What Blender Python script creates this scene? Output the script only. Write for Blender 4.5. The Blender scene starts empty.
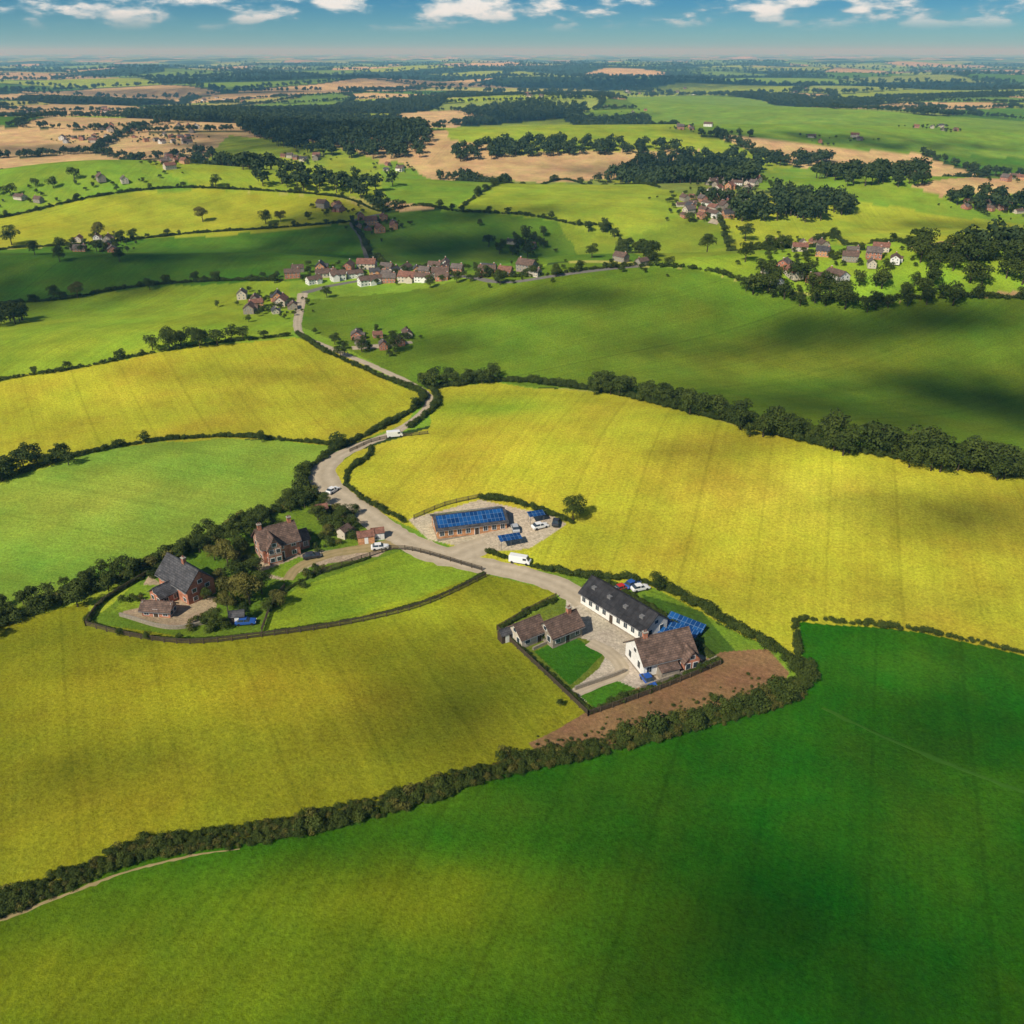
import bpy, math, random
import numpy as np
from mathutils import Vector, Matrix
random.seed(7); rng=np.random.default_rng(7)
scene=bpy.context.scene
scene.view_settings.view_transform='Standard'; scene.view_settings.look='None'
scene.view_settings.exposure=0; scene.view_settings.gamma=1
COL=scene.collection
def rad(a): return math.radians(a)

# ------------------------------------------------------------------ camera
H=110.0; PITCH=27.4; F=887.0
cam=bpy.data.cameras.new('camera'); camo=bpy.data.objects.new('camera',cam); COL.objects.link(camo)
cam.sensor_width=36; cam.lens=36*F/1024; cam.clip_end=200000; cam.clip_start=1
camo.location=(0,0,H); camo.rotation_euler=(rad(90-PITCH),0,0); scene.camera=camo

# ------------------------------------------------------------------ terrain height
BUMPS=[(60,240,58,38,12),(112,205,26,34,4),(140,425,130,46,26),(20,395,36,50,8),(235,395,45,60,13),(-150,338,85,38,11),(-270,745,220,60,30),(-330,700,70,70,9),(50,640,110,45,14),
       (330,740,180,60,26),(-40,1150,300,110,26),(480,1300,350,130,34),(-620,1400,350,150,28),(-240,500,120,35,12),(-120,470,45,50,6),
       (-95,128,50,30,4),(90,95,60,30,2.5),(-30,118,26,22,1.5),(330,545,120,40,15),(20,540,260,35,-5),(-130,230,50,30,5)]
def hgt(x,y):
    x=np.asarray(x,float); y=np.asarray(y,float); r=np.hypot(x,y)
    z=np.zeros_like(r)
    for cx,cy,sx,sy,a in BUMPS:
        z+=a*np.exp(-0.5*(((x-cx)/sx)**2+((y-cy)/sy)**2))
    f=np.clip((r-500)/1200,0,1); f=f*f*(3-2*f)
    z+=f*(10*np.sin(x/190+1.3)*np.cos(y/200+.4)+8*np.sin((x+y*.6)/280+2)+8*np.cos((y-x*.3)/390+.8)-8)
    g=np.clip((r-2500)/4000,0,1)
    z+=g*(12*np.sin(x/900+1)*np.cos(y/1300)+9*np.sin((x-y)/1700+.4)+4)
    z-=np.clip((r-9000)/30000,0,1)*10
    return z
def hz(x,y): return float(hgt(x,y))
cp,sp=math.cos(rad(PITCH)),math.sin(rad(PITCH))
TS=np.geomspace(70,60000,2600)
def W(px,py):
    """survey a ground point: bearing/depression -> world xy on the terrain"""
    a=(px-512)/F; b=(512-py)/F
    d=np.array([a, cp+b*sp, -sp+b*cp]); d/=np.linalg.norm(d)
    X=d[0]*TS; Y=d[1]*TS; Z=H+d[2]*TS
    df=Z-hgt(X,Y); idx=np.where(df<0)[0]
    if len(idx)==0: return (float(X[-1]),float(Y[-1]))
    i=idx[0]; 
    if i==0: return (float(X[0]),float(Y[0]))
    t=df[i-1]/(df[i-1]-df[i]); s=TS[i-1]+(TS[i]-TS[i-1])*t
    return (float(d[0]*s),float(d[1]*s))
def WP(pts): return np.array([W(*p) for p in pts])
def smooth(P,step):
    P=np.asarray(P,float); out=[]
    Q=np.vstack([2*P[0]-P[1],P,2*P[-1]-P[-2]])
    for i in range(1,len(Q)-2):
        p0,p1,p2,p3=Q[i-1],Q[i],Q[i+1],Q[i+2]
        n=max(2,int(np.linalg.norm(p2-p1)/step))
        for k in range(n):
            t=k/n
            out.append(.5*((2*p1)+(-p0+p2)*t+(2*p0-5*p1+4*p2-p3)*t*t+(-p0+3*p1-3*p2+p3)*t**3))
    out.append(P[-1]); return np.array(out)
def inpoly(x,y,P):
    P=np.asarray(P); c=np.zeros(x.shape,bool)
    m=(x>=P[:,0].min())&(x<=P[:,0].max())&(y>=P[:,1].min())&(y<=P[:,1].max())
    xs=x[m]; ys=y[m]; r=np.zeros(xs.shape,bool); j=len(P)-1
    for i in range(len(P)):
        xi,yi=P[i]; xj,yj=P[j]
        if yi!=yj:
            r^=((yi>ys)!=(yj>ys))&(xs<(xj-xi)*(ys-yi)/(yj-yi)+xi)
        j=i
    c[m]=r; return c

# ------------------------------------------------------------------ materials
def newmat(n):
    m=bpy.data.materials.new(n); m.use_nodes=True; nt=m.node_tree
    return m,nt,nt.nodes,nt.links,nt.nodes['Principled BSDF']
def mat_noise(name,c1,c2,scale=1.0,rough=.85,spec=.2,coord='Object',detail=4,stretch=(1,1,1),bump=0,metal=0):
    m,nt,N,L,b=newmat(name)
    tc=N.new('ShaderNodeTexCoord'); mp=N.new('ShaderNodeMapping'); mp.inputs['Scale'].default_value=stretch
    nz=N.new('ShaderNodeTexNoise'); nz.inputs['Scale'].default_value=scale; nz.inputs['Detail'].default_value=detail
    mx=N.new('ShaderNodeMix'); mx.data_type='RGBA'
    mx.inputs[6].default_value=(*c1,1); mx.inputs[7].default_value=(*c2,1)
    rp=N.new('ShaderNodeMapRange'); rp.inputs[1].default_value=.3; rp.inputs[2].default_value=.7
    L.new(tc.outputs[coord],mp.inputs[0]); L.new(mp.outputs[0],nz.inputs['Vector']); L.new(nz.outputs[0],rp.inputs[0])
    L.new(rp.outputs[0],mx.inputs[0]); L.new(mx.outputs[2],b.inputs['Base Color'])
    b.inputs['Roughness'].default_value=rough; b.inputs['Specular IOR Level'].default_value=spec; b.inputs['Metallic'].default_value=metal
    if bump:
        bp=N.new('ShaderNodeBump'); bp.inputs['Strength'].default_value=bump; L.new(nz.outputs[0],bp.inputs['Height']); L.new(bp.outputs[0],b.inputs['Normal'])
    return m
def mat_rows(name,c1,c2,mortar,bw,bh,rough=.8,ms=.03,rot=0):
    m,nt,N,L,b=newmat(name)
    tc=N.new('ShaderNodeTexCoord'); mp=N.new('ShaderNodeMapping'); mp.inputs['Rotation'].default_value=(rot,0,0)
    br=N.new('ShaderNodeTexBrick'); br.inputs['Color1'].default_value=(*c1,1); br.inputs['Color2'].default_value=(*c2,1); br.inputs['Mortar'].default_value=(*mortar,1)
    br.inputs['Scale'].default_value=1; br.inputs['Brick Width'].default_value=bw; br.inputs['Row Height'].default_value=bh; br.inputs['Mortar Size'].default_value=ms
    nz=N.new('ShaderNodeTexNoise'); nz.inputs['Scale'].default_value=.9; nz.inputs['Detail'].default_value=6
    mr=N.new('ShaderNodeMapRange'); mr.inputs[1].default_value=.3; mr.inputs[2].default_value=.7; mr.inputs[3].default_value=.55; mr.inputs[4].default_value=1.4
    hs=N.new('ShaderNodeMix'); hs.data_type='RGBA'; hs.blend_type='MULTIPLY'; hs.inputs[0].default_value=1
    L.new(tc.outputs['Object'],mp.inputs[0]); L.new(mp.outputs[0],br.inputs['Vector']); L.new(tc.outputs['Object'],nz.inputs['Vector'])
    L.new(nz.outputs[0],mr.inputs[0]); L.new(br.outputs[0],hs.inputs[6]); L.new(mr.outputs[0],hs.inputs[7]); L.new(hs.outputs[2],b.inputs['Base Color'])
    b.inputs['Roughness'].default_value=rough; b.inputs['Specular IOR Level'].default_value=.25
    return m
M={}
M['brick']=mat_rows('red_brick',(.46,.15,.075),(.36,.115,.06),(.38,.3,.24),.9,.3,rot=rad(90))
M['obrick']=mat_rows('orange_brick',(.58,.25,.09),(.48,.20,.08),(.45,.35,.25),.9,.3,rot=rad(90))
M['white']=mat_noise('white_render',(.80,.79,.76),(.68,.66,.62),1.2)
M['cream']=mat_noise('cream_render',(.62,.55,.45),(.5,.43,.34),1.2)
M['stone']=mat_noise('stone_wall_mat',(.34,.29,.23),(.22,.19,.15),3)
M['slate']=mat_rows('slate_roof',(.055,.055,.062),(.09,.088,.095),(.03,.03,.033),.8,.35)
M['tile']=mat_rows('brown_tile_roof',(.17,.11,.085),(.12,.08,.062),(.06,.04,.035),.7,.35)
M['gtile']=mat_rows('grey_tile_roof',(.17,.14,.125),(.13,.105,.095),(.07,.06,.055),.7,.35)
M['rtile']=mat_rows('red_tile_roof',(.27,.125,.085),(.20,.095,.07),(.09,.05,.04),.7,.35)
M['black']=mat_rows('black_barn_roof',(.022,.022,.026),(.035,.034,.038),(.012,.012,.013),1.2,3)
M['timber']=mat_noise('dark_timber',(.05,.035,.025),(.09,.065,.045),5)
M['fence']=mat_noise('fence_wood',(.06,.045,.03),(.11,.085,.055),4)
M['frame']=mat_noise('white_frame_paint',(.8,.8,.78),(.72,.72,.7),3,rough=.5)
M['glass']=mat_noise('window_glass',(.02,.03,.04),(.05,.07,.09),1,rough=.08,spec=.6)
M['lead']=mat_noise('lead_grey',(.12,.12,.13),(.2,.2,.2),4)
M['concrete']=mat_noise('concrete_mat',(.42,.39,.34),(.32,.29,.25),.8)
def mat_solar():
    m,nt,N,L,b=newmat('solar_panel_mat')
    tc=N.new('ShaderNodeTexCoord'); br=N.new('ShaderNodeTexBrick'); br.offset=0
    br.inputs['Color1'].default_value=(.006,.035,.13,1); br.inputs['Color2'].default_value=(.012,.085,.27,1); br.inputs['Mortar'].default_value=(.14,.24,.38,1)
    br.inputs['Scale'].default_value=1; br.inputs['Brick Width'].default_value=1.0; br.inputs['Row Height'].default_value=1.6; br.inputs['Mortar Size'].default_value=.035
    L.new(tc.outputs['Object'],br.inputs['Vector']); L.new(br.outputs[0],b.inputs['Base Color'])
    b.inputs['Roughness'].default_value=.2; return m
M['solar']=mat_solar()
for n,c in dict(paint_white=(.8,.8,.8),paint_red=(.5,.03,.02),paint_blue=(.03,.10,.38),paint_silver=(.45,.46,.48),paint_dark=(.04,.04,.05)).items():
    M[n]=mat_noise(n,c,tuple(v*.92 for v in c),.5,rough=.25,spec=.5)
M['tyre']=mat_noise('tyre_rubber',(.02,.02,.02),(.035,.035,.035),9)

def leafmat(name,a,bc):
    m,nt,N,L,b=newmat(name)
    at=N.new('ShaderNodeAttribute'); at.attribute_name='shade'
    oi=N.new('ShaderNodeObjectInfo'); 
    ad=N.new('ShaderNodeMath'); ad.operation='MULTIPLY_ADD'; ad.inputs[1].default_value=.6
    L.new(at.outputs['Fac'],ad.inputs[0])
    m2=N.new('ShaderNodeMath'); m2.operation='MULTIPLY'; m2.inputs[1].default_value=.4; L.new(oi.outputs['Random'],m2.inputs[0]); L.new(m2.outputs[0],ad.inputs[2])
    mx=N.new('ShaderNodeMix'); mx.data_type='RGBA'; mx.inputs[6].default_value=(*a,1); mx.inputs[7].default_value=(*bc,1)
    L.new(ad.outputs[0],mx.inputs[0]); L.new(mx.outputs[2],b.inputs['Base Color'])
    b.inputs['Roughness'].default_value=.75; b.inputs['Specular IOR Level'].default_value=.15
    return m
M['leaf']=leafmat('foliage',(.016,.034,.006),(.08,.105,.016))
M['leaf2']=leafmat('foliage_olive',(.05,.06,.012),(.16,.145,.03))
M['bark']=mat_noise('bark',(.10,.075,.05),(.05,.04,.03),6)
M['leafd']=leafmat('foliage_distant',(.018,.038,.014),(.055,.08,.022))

# ------------------------------------------------------------------ mesh builder
class MB:
    def __init__(s): s.v=[]; s.f=[]; s.m=[]
    def poly(s,vs,fs,m=0):
        o=len(s.v); s.v+= [tuple(v) for v in vs]; s.f+=[tuple(i+o for i in f) for f in fs]; s.m+=[m]*len(fs)
    def box(s,x0,x1,y0,y1,z0,z1,m=0):
        s.poly([(x0,y0,z0),(x1,y0,z0),(x1,y1,z0),(x0,y1,z0),(x0,y0,z1),(x1,y0,z1),(x1,y1,z1),(x0,y1,z1)],
               [(0,3,2,1),(4,5,6,7),(0,1,5,4),(1,2,6,5),(2,3,7,6),(3,0,4,7)],m)
    def tube(s,p,q,r0,r1,n=6,m=0):
        p=Vector(p); q=Vector(q); d=(q-p).normalized(); u=d.orthogonal().normalized(); w=d.cross(u); vs=[]
        for c,r in((p,r0),(q,r1)):
            for i in range(n):
                a=2*math.pi*i/n; vs.append(c+u*math.cos(a)*r+w*math.sin(a)*r)
        s.poly(vs,[(i,(i+1)%n,n+(i+1)%n,n+i) for i in range(n)]+[tuple(range(n))[::-1],tuple(range(n,2*n))],m)
    def mesh(s,name,mats):
        me=bpy.data.meshes.new(name); me.from_pydata(s.v,[],s.f)
        for m in mats: me.materials.append(m)
        me.polygons.foreach_set('material_index',s.m); me.update(); return me
def obj(name,me,parent=None,loc=None,rz=None,sc=None):
    o=bpy.data.objects.new(name,me); COL.objects.link(o)
    if parent: o.parent=parent
    if loc is not None: o.location=loc
    if rz is not None: o.rotation_euler=(0,0,rz)
    if sc is not None: o.scale=sc
    return o
def empty(name,loc,rz=0):
    o=bpy.data.objects.new(name,None); COL.objects.link(o); o.location=loc; o.rotation_euler=(0,0,rz); o.empty_display_size=1; return o

# ------------------------------------------------------------------ field colours
YEL=(.425,.395,.030); YG=(.27,.34,.028); LG=(.18,.29,.026); MG=(.085,.18,.014); DG=(.026,.112,.004); OL=(.225,.235,.013); TAN=(.52,.35,.16)
GR=(.43,.37,.29); SOIL=(.235,.14,.065)
FIELDS=[
 ([(-150,178),(0,170),(120,162),(230,165),(240,190),(100,196),(0,219),(-150,226)],LG),
 ([(150,165),(230,135),(380,160),(385,200),(330,195),(200,188)],YG),
 ([(380,165),(400,160),(520,185),(560,200),(470,210),(385,200)],LG),
 ([(-200,228),(0,218),(100,196),(200,188),(330,196),(382,212),(350,223),(130,240),(0,249),(-200,262)],(.32,.34,.026)),
 ([(-200,266),(0,250),(130,240),(350,223),(385,268),(290,281),(0,304),(-200,330)],MG),
 ([(385,268),(350,223),(380,213),(460,210),(560,222),(650,262),(470,278)],(.11,.20,.018)),
 ([(455,209),(560,180),(660,188),(700,200),(690,222),(620,240),(560,222)],YG),
 ([(560,222),(620,240),(690,222),(720,222),(770,250),(700,268),(650,262)],(.21,.28,.024)),
 ([(720,222),(740,195),(850,200),(1024,225),(1150,240),(1150,262),(920,246),(830,236),(770,250)],(.32,.37,.03)),
 ([(640,265),(770,250),(830,236),(920,256),(1150,270),(1200,310),(950,298),(830,300),(760,286),(700,271)],(.22,.33,.026)),
 ([(760,170),(860,165),(1024,196),(1150,215),(1150,240),(1024,225),(850,200),(760,190)],LG),
 ([(400,166),(450,160),(560,152),(700,150),(655,176),(540,183)],TAN),
 ([(385,156),(450,142),(475,160),(410,167)],TAN),
 ([(910,186),(960,178),(1100,174),(1100,196),(940,196)],TAN),
 ([(430,128),(560,118),(700,132),(700,150),(560,150),(450,141)],YG),
 ([(600,95),(760,100),(860,118),(1100,120),(1100,160),(860,150),(700,132)],(.18,.29,.03)),
 ([(-200,332),(0,305),(130,289),(290,281),(300,325),(290,336),(160,353),(0,381),(-200,420)],(.24,.33,.024)),
 ([(-200,424),(0,382),(160,353),(290,337),(345,353),(425,395),(400,425),(345,446),(230,437),(100,451),(0,480),(-200,530)],(.38,.36,.026)),
 ([(-200,530),(0,482),(100,453),(160,442),(230,438),(345,447),(318,470),(300,505),(250,520),(110,578),(0,622),(-200,700)],(.22,.32,.036)),
 ([(300,300),(470,278),(640,266),(700,271),(760,287),(830,301),(950,298),(1200,320),(1300,520),(1024,476),(860,451),(740,425),(620,394),(500,381),(428,388),(400,375),(345,350),(300,325)],(.125,.20,.016)),
 ([(325,470),(365,448),(428,430),(428,390),(500,382),(620,395),(740,426),(860,453),(1024,478),(1300,520),(1400,720),(1024,655),(920,633),(797,621),(795,655),(740,634),(655,590),(590,577),(480,560),(400,522),(345,497)],YEL),
 ([(-250,700),(0,625),(88,600),(88,624),(270,633),(484,574),(560,590),(500,629),(590,712),(535,740),(800,690),(530,762),(340,820),(130,858),(0,912),(-250,1010)],OL),
 ([(88,622),(160,560),(250,520),(305,500),(345,497),(400,540),(484,574),(270,633),(190,640)],(.12,.20,.018)),
 ([(272,606),(300,585),(400,552),(482,573),(410,602),(340,620),(265,630)],(.21,.30,.02)),
 ([(-500,1500),(-300,1020),(0,914),(130,861),(340,823),(530,764),(700,718),(808,692),(797,621),(920,633),(1024,655),(1350,735),(1600,1500)],DG),
 # farm compound
 ([(500,629),(555,600),(600,575),(720,655),(715,664),(590,712)],(.12,.16,.02)),
 ([(565,598),(600,590),(690,650),(715,662),(600,708),(572,690),(600,668),(607,655),(588,640),(560,632)],GR),
 ([(533,650),(570,634),(603,655),(572,684)],(.035,.125,.008)),
 ([(578,692),(612,679),(640,691),(598,708)],(.05,.15,.01)),
 ([(640,595),(700,612),(735,650),(712,657),(668,640)],(.06,.12,.015)),
 ([(530,742),(600,706),(720,652),(768,648),(790,672),(778,694),(700,716),(600,749),(545,760)],SOIL),
 ([(408,520),(480,500),(550,514),(568,524),(530,548),(480,552),(430,540)],(.47,.39,.29)),
 ([(245,560),(300,552),(350,548),(395,545),(380,556),(310,566),(285,580),(270,578)],(.42,.33,.23)),
 ([(118,615),(150,575),(170,590),(215,598),(215,620),(170,628)],(.38,.29,.19)),
 ([(112,612),(130,585),(160,585),(140,608)],(.16,.25,.02)),
 ([(262,572),(300,556),(318,560),(285,578)],(.17,.27,.02)),
 ([(318,515),(345,512),(358,530),(330,530)],(.28,.20,.12)),
]
BLOBS=[ # (px,py,rx,ry,colour,amount) broad crop variation
 (120,980,330,90,(.17,.20,.008),.95),(330,900,260,55,(.17,.215,.008),.9),(560,960,150,60,(.08,.155,.006),.6),(420,800,200,30,(.11,.17,.008),.5),
 (900,960,300,120,(.016,.09,.003),.6),(640,800,160,40,(.03,.13,.005),.6),(930,670,120,30,(.05,.155,.008),.6),
 (200,690,200,40,(.37,.33,.018),.8),(430,610,90,20,(.32,.37,.02),.8),(120,800,200,50,(.27,.23,.012),.6),(430,720,120,40,(.18,.20,.012),.6),
 (500,405,110,14,(.20,.32,.02),.85),(600,540,90,26,(.32,.35,.024),.5),(700,600,90,22,(.31,.35,.024),.7),(800,500,160,40,(.50,.43,.045),.6),(470,440,90,20,(.42,.39,.028),.6),(660,420,110,16,(.31,.35,.024),.6),
 (900,600,120,26,(.36,.36,.03),.6),(120,500,120,25,(.29,.33,.045),.6),(40,575,120,25,(.14,.28,.03),.6),(240,470,80,15,(.15,.28,.03),.6),
 (760,360,140,22,(.21,.24,.02),.7),(480,320,100,14,(.16,.25,.02),.5),(150,410,120,14,(.31,.35,.025),.6),(330,370,60,10,(.45,.39,.03),.6),
]
BW=[]
for px,py,rx,ry,c,a in BLOBS:
    x,y=W(px,py); xr=W(px+rx*.5,py)[0]-W(px-rx*.5,py)[0]; yr=W(px,py-ry*.5)[1]-W(px,py+ry*.5)[1]
    BW.append((x,y,abs(xr)*.6,abs(yr)*.6,c,a))
FW=[(WP(p),c) for p,c in FIELDS]
PAL=np.array([LG,YG,MG,LG,(.26,.32,.06),YG,TAN,(.14,.23,.03),(.40,.38,.09),TAN,LG,TAN])
def hsh(i,j,k=0):
    v=np.sin(i*127.1+j*311.7+k*74.7)*43758.5453; return v-np.floor(v)
def vor(x,y,S,k):
    xw=x+S*.12*np.sin(y/S*2.1+k); yw=y+S*.12*np.sin(x/S*1.9+k*2)
    gx=np.floor(xw/S); gy=np.floor(yw/(S*1.0)); d1=np.full(x.shape,1e18); d2=d1.copy(); ci=np.zeros(x.shape); cj=ci.copy()
    for a in(-1,0,1):
        for b in(-1,0,1):
            i=gx+a; j=gy+b
            sx=(i+.1+.8*hsh(i,j,k))*S; sy=(j+.1+.8*hsh(i,j,k+1))*S
            d=np.hypot(xw-sx,yw-sy); n=d<d1
            d2=np.where(n,d1,np.minimum(d2,d)); ci=np.where(n,i,ci); cj=np.where(n,j,cj); d1=np.where(n,d,d1)
    return ci,cj,(d2-d1)/2
def farfield(x,y):
    """-> colour, edge distance, is_wood, field id"""
    r=np.hypot(x,y)
    i1,j1,e1=vor(x,y,230,3); i2,j2,e2=vor(x,y,560,9)
    big=r>3200
    i=np.where(big,i2,i1); j=np.where(big,j2,j1); e=np.where(big,e2,e1)
    u=hsh(i,j,21); w=hsh(i,j,33)
    pw=np.clip(.08+(r-1300)/14000,.08,.34)
    wood=w<pw
    c=PAL[(u*len(PAL)).astype(int)%len(PAL)].copy()
    c*= (.8+.35*hsh(i,j,5))[...,None]
    return c,e,wood,hsh(i,j,55)

# ------------------------------------------------------------------ ground sheet
def build_ground():
    th=list(np.arange(-46,46.001,.072)); th=[-180,-170,-150,-130,-110,-90,-75,-65,-58,-54,-51,-49,-47.5]+th+[47.5,49,51,54,58,65,75,90,110,130,150,170]
    th=np.radians(np.array(th)); nt_=len(th)
    rs=[2.0,10,20,30,40,48,54]; r=58.0
    while r<60000:
        rs.append(r); dr=(H*H+r*r)/H*1.13e-3*1.1; r+=min(dr,6+.012*r)
    rs=np.array(rs); nr=len(rs)
    R,T=np.meshgrid(rs,th,indexing='ij'); X=(R*np.sin(T)).ravel(); Y=(R*np.cos(T)).ravel(); Z=hgt(X,Y)
    Rr=R.ravel()
    c,e,wood,fid=farfield(X,Y)
    c[wood]=(.025,.05,.012)
    hed=(e<np.where(Rr>3200,14,3.0))&~wood; c[hed]=(.035,.065,.016)
    ang=fid*math.pi
    wx=1.2*np.sin(Y/9.3)+.5*np.sin(Y/3.1+X/5); wy=1.2*np.sin(X/8.1+1)+.5*np.sin(X/2.7+Y/4)
    ws=np.where(Rr<230,.3,1.0)
    ax=X+wx*ws; ay=Y+wy*ws
    for k,(P,col) in enumerate(FW):
        m=inpoly(ax,ay,P); c[m]=col; ang[m]=(k*0.77)%math.pi; 
    nb=np.sin(X/17+np.sin(Y/11)*1.3)*np.cos(Y/13+np.sin(X/19))*.35
    for x0,y0,sx,sy,col,a in BW:
        w=np.exp(-.5*(((X-x0)/sx)**2+((Y-y0)/sy)**2)); w=np.clip(w*(1+nb)*a,0,1)
        m=None
        for P,cc in FW[16:25]:
            if inpoly(np.array([x0]),np.array([y0]),P)[0]: m=inpoly(ax,ay,P)
        if m is None: continue
        w=w*m
        c=c*(1-w[:,None])+np.array(col)*w[:,None]
    for P,col in FW[25:]:
        m=inpoly(ax,ay,P); c[m]=col
    me=bpy.data.meshes.new('ground')
    nv=nr*nt_; me.vertices.add(nv); co=np.stack([X,Y,Z],1).astype(np.float32); me.vertices.foreach_set('co',co.ravel())
    ii=np.arange(nr-1)[:,None]; jj=np.arange(nt_)[None,:]; j2=(jj+1)%nt_
    a=ii*nt_+jj; b=ii*nt_+j2; cc2=(ii+1)*nt_+j2; d=(ii+1)*nt_+jj
    q=np.stack([a,d,cc2,b],-1).reshape(-1,4).astype(np.int32)
    nf=len(q); me.loops.add(nf*4); me.loops.foreach_set('vertex_index',q.ravel())
    me.polygons.add(nf); me.polygons.foreach_set('loop_start',np.arange(nf,dtype=np.int32)*4)
    me.polygons.foreach_set('use_smooth',np.ones(nf,bool))
    me.update(calc_edges=True)
    at=me.attributes.new('fieldcol','FLOAT_COLOR','POINT'); at.data.foreach_set('color',np.hstack([c,np.ones((nv,1))]).astype(np.float32).ravel())
    st=me.attributes.new('row','FLOAT','POINT'); st.data.foreach_set('value',(X*np.cos(ang)+Y*np.sin(ang)).astype(np.float32))
    return me
m,nt,N,L,b=newmat('field_ground')
fc=N.new('ShaderNodeAttribute'); fc.attribute_name='fieldcol'; rw=N.new('ShaderNodeAttribute'); rw.attribute_name='row'
geo=N.new('ShaderNodeNewGeometry')
def nz(scale,det,rough=.55,vec=None):
    n=N.new('ShaderNodeTexNoise'); n.inputs['Scale'].default_value=scale; n.inputs['Detail'].default_value=det; n.inputs['Roughness'].default_value=rough
    L.new(vec or geo.outputs['Position'],n.inputs['Vector']); return n.outputs[0]
def mr(o,a,b_,c,d):
    n=N.new('ShaderNodeMapRange'); n.inputs[1].default_value=a;n.inputs[2].default_value=b_;n.inputs[3].default_value=c;n.inputs[4].default_value=d; L.new(o,n.inputs[0]); return n.outputs[0]
def mul(a,b_):
    n=N.new('ShaderNodeMath'); n.operation='MULTIPLY'; L.new(a,n.inputs[0]); L.new(b_,n.inputs[1]); return n.outputs[0]
n1=mr(nz(1.5,6,.85),.3,.7,.50,1.50); n2=mr(nz(.05,4,.65),.3,.7,.78,1.22); n3=mr(nz(.011,3,.6),.3,.7,.84,1.16)
cmb=N.new('ShaderNodeCombineXYZ'); L.new(rw.outputs['Fac'],cmb.inputs[0])
n4=mr(nz(.40,4,.75,cmb.outputs[0]),.3,.7,.86,1.14)
fr=N.new('ShaderNodeMath'); fr.operation='PINGPONG'; fr.inputs[1].default_value=8; L.new(rw.outputs['Fac'],fr.inputs[0])
tl=mr(fr.outputs[0],.2,.5,.88,1.0)
tot=mul(mul(mul(n1,n2),mul(n3,n4)),tl)
vm=N.new('ShaderNodeVectorMath'); vm.operation='SCALE'; L.new(fc.outputs['Color'],vm.inputs[0]); L.new(tot,vm.inputs['Scale'])
hue=N.new('ShaderNodeHueSaturation'); L.new(vm.outputs[0],hue.inputs['Color']); L.new(mr(nz(.035,5,.7),.3,.7,.475,.525),hue.inputs['Hue'])
L.new(hue.outputs[0],b.inputs['Base Color']); b.inputs['Roughness'].default_value=.95; b.inputs['Specular IOR Level'].default_value=.03
bp=N.new('ShaderNodeBump'); bp.inputs['Strength'].default_value=.6; bp.inputs['Distance'].default_value=.4; L.new(nz(1.3,4,.7),bp.inputs['Height']); L.new(bp.outputs[0],b.inputs['Normal'])
gm=build_ground(); gm.materials.append(m); obj('ground',gm)

# ------------------------------------------------------------------ road / tracks
def road_mat(name,c1,c2):
    m,nt,N,L,b=newmat(name)
    at=N.new('ShaderNodeAttribute'); at.attribute_name='across'; geo=N.new('ShaderNodeNewGeometry')
    n=N.new('ShaderNodeTexNoise'); n.inputs['Scale'].default_value=.5; n.inputs['Detail'].default_value=8; n.inputs['Roughness'].default_value=.65; L.new(geo.outputs['Position'],n.inputs['Vector'])
    ab=N.new('ShaderNodeMath'); ab.operation='ABSOLUTE'; L.new(at.outputs['Fac'],ab.inputs[0])
    w=N.new('ShaderNodeMath'); w.operation='PINGPONG'; w.inputs[1].default_value=.42; L.new(ab.outputs[0],w.inputs[0])
    s=N.new('ShaderNodeMath'); s.operation='MULTIPLY_ADD'; s.inputs[1].default_value=.7; L.new(w.outputs[0],s.inputs[0]); L.new(n.outputs[0],s.inputs[2])
    r=N.new('ShaderNodeMapRange'); r.inputs[1].default_value=.4; r.inputs[2].default_value=.95; L.new(s.outputs[0],r.inputs[0])
    mx=N.new('ShaderNodeMix'); mx.data_type='RGBA'; mx.inputs[6].default_value=(*c2,1); mx.inputs[7].default_value=(*c1,1)
    L.new(r.outputs[0],mx.inputs[0]); L.new(mx.outputs[2],b.inputs['Base Color']); b.inputs['Roughness'].default_value=.9; b.inputs['Specular IOR Level'].default_value=.1
    return m
RM=road_mat('road_surface',(.50,.42,.31),(.36,.30,.215)); TM=road_mat('track_surface',(.38,.29,.15),(.25,.20,.09)); GM=road_mat('grass_track_surface',(.060,.15,.014),(.03,.115,.006))
VM=road_mat('lane_asphalt',(.20,.185,.165),(.13,.125,.115))
def strip(name,pts,widths,mat,lift=.07,step=1.5,na=6,rag=.12):
    P=smooth([(*W(p[0],p[1]),w) for p,w in zip(pts,widths)],step)
    c=P[:,:2]; w=P[:,2]; t=np.gradient(c,axis=0); t/=np.linalg.norm(t,axis=1)[:,None]+1e-9; n=np.stack([-t[:,1],t[:,0]],1)
    vs=[];ac=[]
    for i in range(len(c)):
        for k in range(na+1):
            u=-1+2*k/na; ww=w[i]/2*(1+ (rag*rng.normal() if k in(0,na) else 0)*.6)
            p=c[i]+n[i]*u*ww; vs.append((p[0],p[1],hz(p[0],p[1])+(lift if 0<k<na else .015))); ac.append(u)
    fs=[(i*(na+1)+k,(i+1)*(na+1)+k,(i+1)*(na+1)+k+1,i*(na+1)+k+1) for i in range(len(c)-1) for k in range(na)]
    fs=[f[::-1] for f in fs]
    me=bpy.data.meshes.new(name); me.from_pydata(vs,[],fs); me.materials.append(mat); me.update()
    a=me.attributes.new('across','FLOAT','POINT'); a.data.foreach_set('value',ac)
    me.polygons.foreach_set('use_smooth',[True]*len(fs))
    return obj(name,me)
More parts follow.
